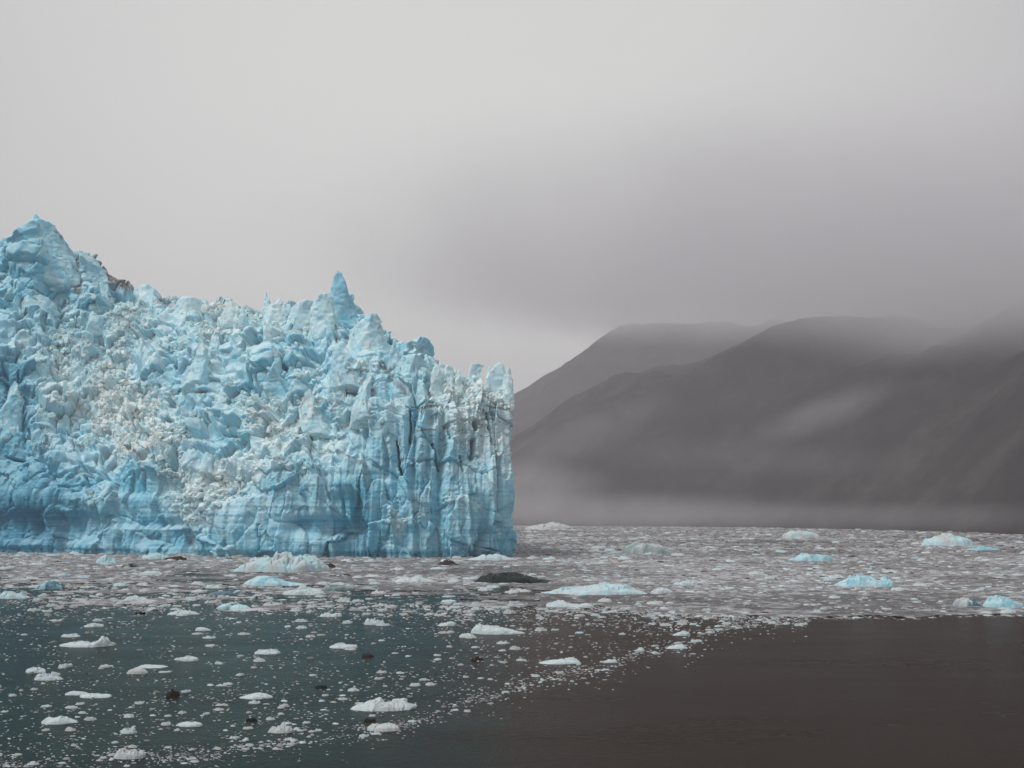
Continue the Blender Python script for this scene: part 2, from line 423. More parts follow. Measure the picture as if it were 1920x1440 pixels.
# tumbled blocks lying on the slopes, welded into the glacier's own surface
def block_proto(seed, n=6):
    """convex-ish broken block from a cube grid, chipped by random planes"""
    r = np.random.default_rng(seed)
    lin = np.linspace(-1, 1, n); V = []; Q = []
    for ax in range(3):
        for sgn in (-1, 1):
            a, b = np.meshgrid(lin, lin, indexing='ij')
            P = np.zeros((n, n, 3)); P[..., ax] = sgn; P[..., (ax + 1) % 3] = a; P[..., (ax + 2) % 3] = b
            q = gridq(n, n, len(V) * n * n)
            if sgn < 0: q = q[:, ::-1]
            V.append(P.reshape(-1, 3)); Q.append(q)
    V = np.concatenate(V); Q = np.concatenate(Q)
    for _ in range(9):
        d = r.normal(size=3); d /= np.linalg.norm(d); off = r.uniform(.55, 1.0)
        k = V @ d - off; V = V - np.clip(k, 0, None)[:, None] * d
    V = V * r.uniform(.7, 1.2, 3)
    V = V + .06 * np.stack([vnoise(V * 3 + seed, 5), vnoise(V * 3 + seed, 6), vnoise(V * 3 + seed, 7)], -1)
    return V, Q
protos = [block_proto(100 + i) for i in range(14)]
def rotm(r, n, tiltmax=math.pi):
    a = r.uniform(0, 2 * math.pi, n); b = r.normal(0, tiltmax / 3, n); c = r.normal(0, tiltmax / 3, n)
    ca, sa, cb, sb, cc, s_c = np.cos(a), np.sin(a), np.cos(b), np.sin(b), np.cos(c), np.sin(c)
    Z_ = np.zeros(n); O = np.ones(n)
    Rz = np.stack([ca, -sa, Z_, sa, ca, Z_, Z_, Z_, O], -1).reshape(-1, 3, 3)
    Ry = np.stack([cb, Z_, sb, Z_, O, Z_, -sb, Z_, cb], -1).reshape(-1, 3, 3)
    Rx = np.stack([O, Z_, Z_, Z_, cc, -s_c, Z_, s_c, cc], -1).reshape(-1, 3, 3)
    return Rz @ Ry @ Rx
NMAIN = NU * NV; GV = [Gd.reshape(-1, 3)]; GQ = [gridq(NU, NV)]; GC = [colr.reshape(-1, 3)]
tot = NU * NV
hi_i = np.searchsorted(us, s_at[2]); end_i = np.searchsorted(us, s_at[nfront - 1]); rid = np.searchsorted(vs, 9.6)
dens = crumb ** 1.5 * (1 - .8 * sstep(PX, 780, 850)) * (.05 + 1.0 * sstep(Nd[..., 2], .3, .7) * (.3 + .7 * sstep(fbm(G * .06, 3, 95), -.15, .25))) * front * (Z > 12)
dens[:hi_i] = 0; dens[end_i:] = 0; dens[:, rid:] = 0
dens = smooth_axis(smooth_axis(dens[..., None], 3, 0), 3, 1)[..., 0].clip(0)
pr = dens.ravel() / dens.sum()
NB = 9000
pick = rng.choice(NU * NV, NB, p=pr)
szs = .28 + 1.3 * rng.random(NB) ** 7
R = rotm(rng, NB, 1.6)
Gf = Gd.reshape(-1, 3); Nf = Nd.reshape(-1, 3)
kk = rng.integers(0, len(protos), NB)
for p in range(len(protos)):
    m = np.where(kk == p)[0]
    V, Q = protos[p]
    X = np.einsum('nij,vj->nvi', R[m] * szs[m][:, None, None], V) + (Gf[pick[m]] + Nf[pick[m]] * (szs[m] * .15)[:, None])[:, None]
    GV.append(X.reshape(-1, 3)); GQ.append((Q[None] + (tot + np.arange(len(m)) * len(V))[:, None, None]).reshape(-1, 4))
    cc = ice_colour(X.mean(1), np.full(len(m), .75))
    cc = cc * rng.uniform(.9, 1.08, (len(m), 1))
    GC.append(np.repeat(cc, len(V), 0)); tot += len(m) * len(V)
_nm = (NU - 1) * (NV - 1)
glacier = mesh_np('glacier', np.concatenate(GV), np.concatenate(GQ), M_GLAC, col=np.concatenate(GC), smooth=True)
_f = np.zeros(len(glacier.data.polygons), bool); _f[:_nm] = True; glacier.data.polygons.foreach_set('use_smooth', _f)
tag(glacier, 'huge jagged blue and white tidewater glacier ending in a sheer cliff above the icy water', 'glacier')

# standing seracs: parts of the glacier. slices (row, left px, right px) from top to foot
SY = Gd[:end_i, :rid, 1]; spx, spy = project(Gd[:end_i, :rid])
def serac(slices, D, seed, depth=.8, blue=.3, rough=1.0, cream=0.):
    sky_ = D > 0
    sl = np.array(slices, float)
    fx, fw = (sl[-1, 1] + sl[-1, 2]) / 2, (sl[-1, 2] - sl[-1, 1]) / 2
    near = []
    for ox in (-.7, 0, .7):
        m_ = (spx - fx - ox * fw) ** 2 + (spy - sl[-1, 0]) ** 2
        near.append(SY.flat[m_.argmin()])
    D = min(near) * .3 + np.mean(near) * .7 + depth * fw * D / F * .75 + .8
    rows = np.linspace(sl[0, 0], sl[-1, 0], max(14, int((sl[-1, 0] - sl[0, 0]) / 1.0)))
    L = np.interp(rows, sl[:, 0], sl[:, 1]); Rr = np.interp(rows, sl[:, 0], sl[:, 2])
    n = 110; th = np.linspace(0, 2 * math.pi, n, endpoint=False)
    mpp = D / F
    cx = (L + Rr) / 2; hw = (Rr - L) / 2 * mpp
    c = ray_at(cx, rows, D)
    e = np.sign(np.cos(th)) * np.abs(np.cos(th)) ** .62; g = np.sign(np.sin(th)) * np.abs(np.sin(th)) ** .62
    V = np.zeros((len(rows), n, 3))
    V[..., 0] = c[:, 0][:, None] + hw[:, None] * e; V[..., 1] = D + depth * np.maximum(hw, .25)[:, None] * g; V[..., 2] = c[:, 2][:, None]
    tt_ = np.linspace(0, 1, len(rows)); back = sstep(tt_, .72, 1.05) * depth * fw * D / F * 1.3
    V[..., 1] += back[:, None]
    o = V - np.stack([c[:, 0], D + back, c[:, 2]], -1)[:, None]
    ln = np.linalg.norm(o, axis=-1, keepdims=True) + 1e-6; o = o / ln
    amp = np.minimum(1, hw / 2.5)[:, None] * rough
    wv = np.array([1.2, .9, 1.0]) * np.stack([fbm(V * .35 + seed, 2, 24), fbm(V * .35 + 4, 2, 25), fbm(V * .35 + 8, 2, 26)], -1)
    d = amp * (1.3 * blocks(V + wv + seed * 7, (4.5, 4.5, 9), 31, 1.5, .2, .08) + .35 * blocks(V + wv + seed * 3, (1.7, 1.7, 3.2), 32, 1.5, .3, .12) + .25 * fbm(V * .9, 3, 33, .65))
    V = V + o * d[..., None] * .75 * np.where((tt_ < .12) , .6, 1)[:, None, None]
    rs = np.random.default_rng(seed * 13 + 1)
    H_ = (rows[-1] - rows[0]) * mpp; cz = c[:, 2]
    for _ in range(int(8 if sky_ else 12 + 10 * rough)):
        i_ = rs.integers(2, len(rows) - 2); th0 = rs.uniform(-2.4, -.75) if sky_ else rs.uniform(-math.pi, 0)
        nrm = np.array([math.cos(th0), math.sin(th0), rs.uniform(-.2, .25 if sky_ else .7)]); nrm /= np.linalg.norm(nrm)
        p0 = V[i_].mean(0) + nrm * np.array([hw[i_], hw[i_] * depth, hw[i_] * .7]) * (rs.uniform(.6, .9) if sky_ else rs.uniform(.6, .95))
        k_ = (V - p0) @ nrm
        k_ = np.clip(k_, 0, None) * np.clip(1.6 - np.abs(V[..., 2] - p0[2]) / (hw[i_] * 1.6 + 1), 0, 1)
        V = V - (k_ * .9)[..., None] * nrm
    V = V + np.array([.35, .3, .25]) * np.stack([vnoise(V * .8 + seed, 34), vnoise(V * .8, 35), vnoise(V * .8 + 3, 36)], -1)
    nz = np.clip(-np.gradient(hw)[:, None] * 0 + .2, 0, 1)
    top = V[0].mean(0) + np.array([0, 0, .25])
    w = blue + .25 * fbm(V * .3 + seed, 3, 37) + .12
    w = np.clip(w + .35 * sstep(np.abs(d), .5, 1.2), 0, 1)
    cc = BLUE * 1.05 + (WHITE - BLUE) * w[..., None]
    cr = np.clip(cream + cream * 2 * fbm(V * .5 + seed, 3, 38), 0, 1); cc = cc + (CREAM - cc) * cr[..., None]
    nr = len(rows)
    i, j = np.meshgrid(np.arange(nr - 1), np.arange(n), indexing='ij')
    a = i * n + j; b = i * n + (j + 1) % n
    Q = np.stack([a, a + n, b + n, b], -1).reshape(-1, 4)
    T = np.array([(nr * n, k, (k + 1) % n) for k in range(n)] + [(nr * n + 1, (nr - 1) * n + (k + 1) % n, (nr - 1) * n + k) for k in range(n)])
    foot = V[-1].mean(0) + np.array([0, 1.0, -2.0])
    return mesh_np('serac', np.concatenate([V.reshape(-1, 3), top[None], foot[None]]), Q, M_GLAC, glacier, np.concatenate([cc.reshape(-1, 3), cc[0].mean(0)[None], cc[-1].mean(0)[None]]), tris=T, smooth=True)
DS = gdist(1046)
SER = [
 ([(507,632,636),(515,627,641),(525,623,648),(540,618,653),(550,615,656),(565,612,664),(580,612,670),(600,608,676),(625,606,680)], DS+58, .6, .12, .5, 0, 'tall blue shark fin shaped ice spire on the ridge'),
 ([(550,598,612),(556,592,624),(566,582,629),(580,575,632),(600,572,634),(640,570,636)], DS+56, .8, .5, .4, .1, 'rounded pale hump beside the tall blue spire'),
 ([(562,570,580),(568,556,590),(578,545,600),(600,538,606),(625,536,610)], DS+60, .8, .55, .5, .1, None),
 ([(402,64,68),(410,60,76),(420,50,96),(432,42,106),(445,36,116),(460,30,126),(490,20,140),(520,14,150),(560,10,160)], gdist(1037)+60, .7, .12, 1.6, 0, 'big blue pointed peak of ice at the high end'),
 ([(438,0,22),(446,-14,40),(470,-30,50),(520,-40,60)], gdist(1037)+62, .9, .2, 1.4, 0, None),
 ([(474,150,166),(486,142,178),(505,140,192),(530,138,200),(560,136,206),(590,134,210)], gdist(1038)+66, .8, .15, 1.1, .1, None),
 ([(530,250,272),(540,240,286),(556,236,296),(580,230,302)], gdist(1040)+88, .9, .45, 1.0, .0, None),
 ([(556,346,356),(562,338,374),(575,330,382),(600,326,388)], gdist(1042)+92, .9, .45, .9, .1, None),
 ([(558,421,424),(566,422,438),(576,420,456),(590,414,468),(610,410,474)], gdist(1044)+90, .5, .8, .6, .0, 'small bright white ice wedge on the skyline'),
 ([(569,508,522),(576,500,530),(590,494,540),(615,488,548)], DS+76, .9, .5, .8, .1, None),
 ([(570,535,543),(578,530,550),(600,524,556)], DS+74, .9, .5, .6, .1, None),
 ([(588,690,706),(596,676,712),(612,640,716),(640,632,726),(665,628,744),(690,622,760)], DS+36, .7, .35, 1.0, .1, None),
 ([(664,762,780),(672,748,796),(690,736,808),(715,728,816),(750,722,821)], DS+19, .6, .25, 1.1, .05, None),
 ([(684,817,820),(690,811,824),(700,808,830),(725,806,834),(760,806,836)], DS+13, .8, .7, .35, .05, None),
 ([(685,836,845),(690,832,849),(705,831,850),(740,826,854)], DS+14, .9, .75, .3, .05, None),
 ([(700,862,868),(706,856,872),(725,852,876),(745,848,880)], DS+14, .9, .7, .5, .2, None),
 ([(681,889,900),(685,885,909),(690,882,903),(700,878,901),(715,874,899),(738,870,902)], DS+9, .6, .6, .28, .05, 'beak topped ice horn near the cliff corner'),
 ([(678,936,937),(684,928,942),(692,922,945),(702,917,947),(714,911,950),(728,906,956),(745,903,960)], DS+5, .5, .65, .35, .05, 'fan shaped ice crest with jagged teeth at the cliff corner'),
 ([(683,943,944.5),(690,940,947),(705,938,952),(725,936,958)], DS+5.5, .6, .7, .2, .05, None),
 ([(690,952,956),(698,948,958),(712,944,961),(740,940,964)], DS+6, .8, .65, .3, .1, None),
 ([(630,500,514),(640,492,526),(655,489,534),(680,488,540),(710,489,546),(745,486,552)], 0, .7, .15, .9, .02, None),
 ([(606,500,508),(612,492,520),(622,485,527),(632,482,528),(640,484,524)], 0, .8, .5, .5, .15, None),
 ([(612,376,380),(624,370,386),(645,360,394),(675,346,400),(705,328,404),(740,312,402)], 0, .6, .3, 1.0, .05, None),
 ([(668,284,290),(680,276,300),(700,272,306),(725,276,308)], 0, .7, .2, .7, .05, None),
 ([(712,566,572),(726,556,588),(750,548,612),(780,550,642),(805,560,664),(820,585,668)], 0, .5, .3, 1.4, .12, None),
 ([(700,600,606),(712,592,628),(740,590,650),(770,600,672),(800,620,680)], 0, .5, .45, .8, .15, None),
 ([(650,624,640),(660,618,668),(680,616,694),(705,618,704),(735,614,702)], 0, .6, .35, 1.0, .05, None),
 ([(694,680,694),(704,664,706),(730,658,710),(765,655,716),(800,652,722)], 0, .6, .4, .9, .1, None),
 ([(732,318,346),(742,312,354),(760,314,356),(782,322,352)], 0, .9, .3, .4, .05, None),
 ([(732,362,388),(742,357,394),(760,358,396),(782,366,392)], 0, .9, .3, .4, .05, None),
 ([(712,336,372),(722,326,392),(732,330,388),(740,338,380)], 0, .9, .85, .5, .5, None),
 ([(582,150,176),(594,140,190),(610,138,196),(630,144,192)], 0, .8, .25, .7, .1, None),
 ([(606,392,400),(616,386,406),(640,380,412),(670,384,410)], 0, .7, .5, .6, .1, None),
 ([(545,30,60),(556,14,92),(570,4,110),(590,0,112)], 0, .5, .2, 1.0, .1, None),
 ([(700,8,20),(716,-8,36),(745,-20,44),(790,-20,46),(830,-16,42)], 0, .6, .05, 1.2, .0, None),
 ([(548,498,500),(556,496,503),(572,492,508),(590,488,512)], 90, .8, .5, .4, .0, None),
 ([(574,452,454),(582,449,458),(596,446,464),(612,442,468)], 90, .8, .6, .4, .0, None),
 ([(640,738,740),(650,734,744),(668,730,750),(690,726,754)], 90, .8, .4, .4, .0, None),
 ([(692,858,860),(702,855,864),(722,852,868),(740,850,870)], 90, .8, .7, .25, .05, None),
 ([(686,917,918.5),(696,914,921),(712,911,925),(735,908,930)], 90, .8, .7, .25, .05, None),
 ([(560,384,386),(568,381,390),(584,376,396),(600,372,400)], 90, .8, .5, .4, .05, None),
 ([(716,953,958),(735,948,963),(760,944,964),(775,942,960)], DS+3, .4, .55, .5, .25, None),
]
for i, (s, D, dep, bl, ro, cr, lab) in enumerate(SER):
    o = serac(s, D, i + 1, dep, bl, ro, cr)
    if lab: o['label'] = lab

# ------------------------------------------------------------------ floating ice
def floe_mesh(W, L, H, seed, prof=None, jag=.5, nx=40, ny=22, edge=.35, fr=1.):
    """a broken slab: W wide, L deep, H high above the water, uneven outline, skirt under water"""
    a, b = np.meshgrid(np.linspace(-1.12, 1.12, nx), np.linspace(-1.12, 1.12, ny), indexing='ij')
    r = np.sqrt(a * a + b * b); ang = np.arctan2(b, a)
    s = seed * 3.7
    q = np.stack([np.cos(ang) * 1.6 + s, np.sin(ang) * 1.6, np.full_like(a, s)], -1)
    lim = 1 + .26 * fbm(q, 3, 41)
    rr = r / lim
    env = np.clip(1 - rr ** 3, 0, 1) ** edge
    p = np.ones_like(a) if prof is None else np.interp(a, np.linspace(-1, 1, len(prof)), prof)
    P = np.stack([a * W / 2, b * L / 2, np.zeros_like(a)], -1)
    sc = max(min(W, L * 1.6), H) / fr
    n = blocks(P / sc * 3.2 + s, (1, 1, 1), 42, 1.1, .35, .12) * .55 + blocks(P / sc * 8 + s, (1, 1, 1), 43, 1.1, .3, .15) * .25 + .2 * fbm(P / sc * 9 + s, 3, 44)
    jag = jag * 1.2 + .12
    z = H * env * p * (1 + jag * n) 
    z = np.where(rr >= 1, -.05 * H - (rr - 1) * H * 3, z - .04 * H)
    z = np.maximum(z, -.5 * H)
    z = z + .04 * H * env * fbm(P / sc * 20 + s, 2, 48)
    V = np.stack([a * W / 2 + .02 * W * blocks(P / sc * 5 + s, (1, 1, 1), 49, 1, 0) + .03 * W * vnoise(P / sc * 4 + s, 45), b * L / 2, z], -1)
    return V.reshape(-1, 3), gridq(nx, ny)
TINT = {'slateblack': (.018, .028, .026), 'white': (.57, .65, .67), 'blue': (.30, .56, .66), 'turq': (.50, .72, .76), 'grey': (.16, .23, .25), 'green': (.30, .38, .37), 'brown': (.035, .022, .017), 'black': (.010, .018, .017), 'dull': (.55, .58, .58), 'slate': (.10, .20, .26)}
def floe_col(V, tint, seed, tint2=None, H=1):
    t = np.array(TINT[tint]); c = np.repeat(t[None], len(V), 0)
    if tint2:
        k = sstep(fbm(V / max(H, .3) * 1.3 + seed, 3, 46), -.15, .2)[:, None]; c = c + (np.array(TINT[tint2]) - c) * k
    return c * (1 + .12 * fbm(V / max(H, .2) * 2 + seed, 2, 47)[:, None])
fseed = [0]
def floe(x0, x1, yt, yb, tint, label, cat='ice floe', name='ice_floe', prof=None, jag=.5, tint2=None, group=None, edge=.35, n=(64, 30)):
    fseed[0] += 1; s = fseed[0]
    D = gdist(yb); W = (x1 - x0) * D / F; rows = yb - yt
    L = .6 * W; foot = lambda L: CH * F * (1 / D - 1 / (D + L))
    while foot(L) > .55 * rows and L > .25 * W: L *= .9
    H = max((rows - .5 * foot(L)) * D / F, .12 * rows * D / F)
    H *= .68 if yb > 1110 else .78
    c = ground((x0 + x1) / 2, yb); c[1] += L / 2
    V, Q = floe_mesh(W, L, H, s, prof, jag, n[0], n[1], edge, 1.6 if n[0] > 85 else 1.2)
    o = mesh_np(name, V, Q, M_FLOE, col=floe_col(V, tint, s, tint2, H))
    o.location = (c[0], c[1], 0)
    tag(o, label, cat, group or 'ice floes drifting in front of the glacier')
    return o
BG = 'icebergs and larger floes in front of the glacier'
floe(424, 602, 1031, 1073, 'white', 'largest jagged pale blue iceberg floating before the foot of the cliff', 'iceberg', 'iceberg', [.25,.4,.75,.85,.8,1,.95,.7,.9,.85,.5], .5, 'turq', BG, n=(150, 60))
floe(452, 562, 1075, 1099, 'turq', 'smooth wedge of clear blue ice just in front of the largest iceberg', 'iceberg', 'iceberg', [.5,.9,1,.95,.8,.6,.4,.3,.2], .12, 'blue', BG)
floe(524, 608, 1094, 1116, 'white', 'flat white floe with a small pointed lump in its middle', 'ice floe', 'ice_floe', [.5,.6,.55,.6,1.3,.9,.6,.65,.6,.4], .3, None, BG)
floe(604, 664, 1090, 1108, 'grey', 'dark grey green smooth floe beside the floe with a pointed lump', 'ice floe', 'ice_floe', [1,.8,.7,.6,.5], .2, 'green', BG)
floe(380, 437, 1104, 1118, 'slate', 'dark blue grey low floe with a brown right tip', 'ice floe', 'ice_floe', [.3,.7,.9,1,.8], .15, 'grey', BG)
floe(882, 1040, 1070, 1094, 'black', 'long black debris covered iceberg off the cliff corner', 'iceberg', 'dark_iceberg', [.2,.5,.85,1,.97,1,.85,.6,.4,.3,.15], .35, 'slateblack', BG, n=(100, 40))
floe(1032, 1214, 1087, 1116, 'turq', 'long flat turquoise iceberg with broken blocks on top', 'iceberg', 'iceberg', [.3,.45,.6,.65,.7,1,1,.9,.95,.6,.3], .3, 'white', BG, n=(100, 40))
floe(1022, 1112, 1119, 1139, 'white', 'ragged white floe just in front of the turquoise iceberg', 'ice floe', 'ice_floe', [.3,.6,1,.9,.5,.35,.3,.6,.5], .4, None, BG)
h = floe(888, 977, 1160, 1190, 'white', 'bright white iceberg shaped like a slipper with a raised left end', 'iceberg', 'iceberg', [.9,1.2,.75,.7,.68,.62,.6,.5,.4,.3,.2], .22, None, BG, n=(90, 36))
floe(860, 891, 1184, 1196, 'dull', 'small rounded translucent floe beside the slipper shaped iceberg', prof=[.6,1,.9,.6], jag=.15)
floe(818, 854, 1162, 1174, 'white', 'small white floe with an upturned right end left of the slipper shaped iceberg', prof=[.2,.3,.6,1,1])
floe(656, 779, 1309, 1334, 'white', 'wide translucent floe topped with a row of knobbly white blocks', 'ice floe', 'ice_floe', [.5,.6,.6,.9,1,.7,.9,.95,.9,.7,.6], .5, 'dull', BG, n=(96, 36))
floe(447, 508, 1297, 1311, 'white', 'smooth white lens shaped floe alone on grey water', prof=[.3,.7,1,.95,.6], jag=.15)
floe(70, 134, 1340, 1358, 'white', 'white floe with a double humped top near the lower left', prof=[.5,1,.7,1,.9,.6,.3], jag=.25)
floe(108, 201, 1189, 1214, 'white', 'long lumpy white floe with a tall knob at its right end', prof=[.35,.45,.4,.45,.5,.5,.55,.6,1.2,1.1,.3], jag=.45, group=BG)
floe(44, 82, 1250, 1262, 'white', 'small ragged white floe touching the rear of a larger one')
floe(60, 110, 1257, 1276, 'white', 'white floe low at left with a ragged smaller one behind it', prof=[.5,1,.9,.9,.7,.4])
floe(236, 272, 1248, 1264, 'dull', 'rounded pale floe joined to a thin flat tail of ice', prof=[.6,1,.95,.6], jag=.15)
floe(258, 310, 1244, 1253, 'white', 'thin flat tail of ice behind a rounded pale floe', prof=[1,.8,.6,.4], jag=.2)
floe(404, 434, 1127, 1142, 'turq', 'left lump of a pair of smooth pale floes', prof=[.4,.8,1,.9], jag=.12)
floe(430, 468, 1128, 1144, 'turq', 'right lump of a pair of smooth pale floes', prof=[.9,1,.8,.5], jag=.12)
floe(365, 394, 1172, 1183, 'white', 'small white wedge floe higher at its left side', prof=[1,.9,.6,.3], jag=.15)
floe(152, 188, 1166, 1176, 'white', 'small white floe behind the lumpy one with a knob', prof=[.4,.9,1,.7])
floe(112, 146, 1183, 1195, 'white', 'little pitted white floe just behind the lumpy one with a knob', prof=[1,.5,.7,.6])
floe(308, 366, 1141, 1153, 'white', 'ragged white floe with two low crests on dark water', prof=[.3,.6,1,.8,.9,.4])
floe(1579, 1687, 1073, 1101, 'turq', 'blue iceberg with a broad hump and a thin right horn in the brash', 'iceberg', 'iceberg', [.4,.5,.7,1,.95,.8,.6,.5,.95,.5], .25, 'blue', BG, n=(90, 36))
floe(1488, 1572, 1034, 1052, 'blue', 'striped blue iceberg with brown top far out in the brash', 'iceberg', 'iceberg', [.3,.7,1,.7,.8,.9,.8,.4], .3, 'turq', BG)
floe(1163, 1262, 1011, 1039, 'green', 'grey green domed iceberg far beyond the cliff corner', 'iceberg', 'iceberg', [.35,.7,.9,1,.95,.8,.55,.4], .3, 'dull', BG)
floe(988, 1074, 977, 993, 'dull', 'pale iceberg nearest the far shore behind the cliff corner', 'iceberg', 'iceberg', [.5,.6,.8,1,.95,.6], .3, None, BG)
floe(1473, 1542, 991, 1009, 'dull', 'pale blocky iceberg close under the misty hillside', 'iceberg', 'iceberg', [.8,1,.9,1,.9,.7], .3, 'turq', BG)
floe(1742, 1840, 998, 1023, 'turq', 'large pale blue iceberg farthest to the right under the hills', 'iceberg', 'iceberg', [.5,.9,1,.95,.8,.85,.7,.4], .3, 'dull', BG)
floe(1820, 1880, 1022, 1032, 'blue', 'low blue floe with brown end in front of the farthest right iceberg', prof=[.5,.8,1,.5])
floe(1855, 1925, 1113, 1140, 'turq', 'blue white iceberg cut by the right border of the picture', 'iceberg', 'iceberg', [.7,1,.95,.8,.7,.6], .3, 'blue', BG)
floe(1792, 1846, 1113, 1138, 'slate', 'dark blue floe with a white rear rim near the open water edge', 'iceberg', 'iceberg', [.6,1,.9,.8,.5], .25, 'dull', BG)
floe(1263, 1312, 1086, 1098, 'white', 'flat white floe to the right behind the turquoise iceberg', prof=[.6,.7,.9,1,1])
floe(1223, 1264, 1099, 1112, 'white', 'rounded white floe at the right tip of the turquoise iceberg', prof=[.4,.9,1,.7,.4])
floe(1008, 1092, 1230, 1246, 'white', 'long low white floe rising to a frothy right end', prof=[.3,.35,.5,.6,.8,1,.6])
floe(1250, 1292, 1206, 1217, 'white', 'white floe at the tip of the lower drifting ice streak', prof=[.3,.6,1,.8,.8])
floe(1262, 1296, 1181, 1192, 'white', 'white floe at the tip of the upper drifting ice streak', prof=[.3,.7,1,.8])
floe(1130, 1158, 1235, 1243, 'white', 'tiny tilted white floe right of the long low frothy one', prof=[.4,.8,1,1])
floe(876, 966, 1036, 1051, 'white', 'heap of white broken ice piled at the foot of the cliff corner', 'ice pile', 'ice_heap', [.3,.5,.8,1,.95,.8,.5,.4], .5, 'turq', BG)
floe(728, 812, 1077, 1092, 'white', 'ragged white and cream floe left of the black iceberg', prof=[.3,.5,.9,.7,1,.6,.4], jag=.5)
floe(172, 214, 1040, 1056, 'turq', 'pale blue floe close to the foot of the cliff at left', prof=[.4,.9,1,.7,.5])
floe(262, 312, 1037, 1048, 'turq', 'pale flat floe against the cliff foot beside a brown one')
floe(258, 302, 1069, 1079, 'white', 'flat white floe in the brash left of the largest iceberg', jag=.2)
floe(64, 112, 1086, 1105, 'slate', 'blue grey smooth floe left in the brash', prof=[.4,.8,1,.95,.7], jag=.15, tint2='blue')
floe(-10, 46, 1104, 1123, 'turq', 'pale floe cut by the left border of the picture', prof=[.8,1,.9,.6,.4], tint2='white')
floe(228, 274, 1114, 1127, 'white', 'low white floe at the near edge of the left brash', prof=[.5,.9,1,.8,.6])
floe(118, 158, 1295, 1304, 'white', 'thin white sliver floe, first of two lying end to end', jag=.2)
floe(150, 202, 1297, 1309, 'white', 'thin white sliver floe, second of two lying end to end', jag=.2, prof=[1,.9,.8,.6])
floe(618, 670, 1206, 1216, 'white', 'flat white bar shaped floe in the middle of open grey water', jag=.2)
floe(474, 522, 1217, 1227, 'white', 'white floe with a saw toothed top in open grey water', jag=.7)
floe(334, 368, 1228, 1240, 'white', 'flat white floe ahead of a smaller one with a tilt', jag=.25)
floe(222, 252, 1364, 1376, 'white', 'small crumbly white floe near the lower left', jag=.5)
floe(330, 374, 1352, 1363, 'white', 'flat white floe low down above the rim of drift ice', jag=.25)
floe(500, 545, 1358, 1375, 'dull', 'glassy chunk heaped on the rim of drift ice', jag=.6)
floe(206, 264, 1402, 1424, 'dull', 'frothy translucent floe at the bottom rim of drift ice', jag=.5, group=BG)
floe(690, 745, 1353, 1372, 'dull', 'rounded translucent floe on the rim below the knobbly wide one', jag=.25)
floe(600, 640, 1145, 1157, 'white', 'low double white floe in mid water', jag=.4, prof=[.5,.9,.6,1,.5])
floe(684, 720, 1158, 1172, 'white', 'cluster of small upright white lumps in mid water', jag=.7)
DB = 'dark dirt covered floes'
floe(812, 858, 1050, 1060, 'brown', 'reddish brown debris floe before the cliff near the black iceberg', name='dirty_floe', group=DB, prof=[.2,.6,1,.9,.3])
floe(306, 346, 1043, 1051, 'brown', 'dark brown floe hard against the cliff foot', name='dirty_floe', group=DB)
floe(222, 256, 1055, 1064, 'brown', 'brown and grey peaked floe in the left brash', name='dirty_floe', group=DB, tint2='grey', prof=[.3,.7,1,.4])
floe(606, 628, 1057, 1065, 'brown', 'small brown floe just right of the largest iceberg', name='dirty_floe', group=DB)
floe(884, 907, 1230, 1239, 'brown', 'small dark brown floe below the slipper shaped iceberg', name='dirty_floe', group=DB)
floe(677, 700, 1225, 1232, 'brown', 'small dark floe right of the flat white bar', name='dirty_floe', group=DB)
floe(590, 612, 1284, 1290, 'black', 'thin black floe above the smooth lens shaped floe', name='dirty_floe', group=DB)
floe(310, 334, 1291, 1307, 'brown', 'brown lump of dirty ice standing alone in grey water', name='dirty_floe', group=DB, prof=[.7,1,1,.7])
floe(682, 704, 1345, 1353, 'brown', 'brown floe under the wide knobbly one', name='dirty_floe', group=DB)
floe(460, 480, 1345, 1352, 'black', 'small black floe over the rim of drift ice', name='dirty_floe', group=DB)
floe(252, 270, 1146, 1152, 'black', 'tiny black floe near the left brash edge', name='dirty_floe', group=DB)

# open-water small floes -------------------------------------------------------
EX = [-400, 0, 400, 470, 560, 640, 790, 890, 1000, 1110, 1200, 1290, 1340, 1560]
EY = [1475, 1442, 1424, 1408, 1396, 1385, 1358, 1318, 1290, 1268, 1236, 1214, 1190, 1158]
DX = [-500, 0, 300, 500, 700, 900, 1050, 1280, 1500, 1700, 1920, 2500]
DY = [1110, 1112, 1122, 1122, 1134, 1130, 1142, 1157, 1160, 1158, 1151, 1120]
outer = lambda x: np.interp(x, EX, EY) + 15 * fbm(np.stack([np.asarray(x, float) / 75, np.ones(np.shape(x)), np.zeros(np.shape(x))], -1), 4, 58, .65)
inner = lambda x: np.interp(x, DX, DY) + (1 - .72 * sstep(np.asarray(x, float), 1050, 1250)) * 16 * fbm(np.stack([np.asarray(x, float) / 90, np.zeros(np.shape(x)), np.zeros(np.shape(x))], -1), 3, 59)
pv = [floe_mesh(1, .7, .24, 300 + i, jag=.7, nx=9, ny=7) for i in range(22)]
pvh = [floe_mesh(1, .7, .26, 300 + i, jag=.7, nx=20, ny=12) for i in range(12)]
r = np.random.default_rng(5)
x = r.uniform(-20, 1520, 90000); y = r.uniform(1105, 1446, 90000)
din = outer(x) - y; dtop = y - inner(x)
clump = fbm(np.stack([x / 70, y / 22, np.zeros_like(x)], -1), 3, 60)
dn = .028 + .05 * sstep(clump, .05, .5) + .95 * np.exp(-(din / 15) ** 2) * sstep(clump, -.35, .3) + .5 * np.exp(-(np.clip(dtop, 0, None) / 16) ** 2) + .05 * np.exp(-((din - 75) / 35) ** 2)
dn = np.where(din < 0, .12 * np.exp(din / 9), dn)
ok = (din > -40) & (dtop > -4) & (r.random(90000) < dn * .30)
x, y = x[ok], y[ok]; din = din[ok]
wpx = 4.5 + 20 * r.random(len(x)) ** 5
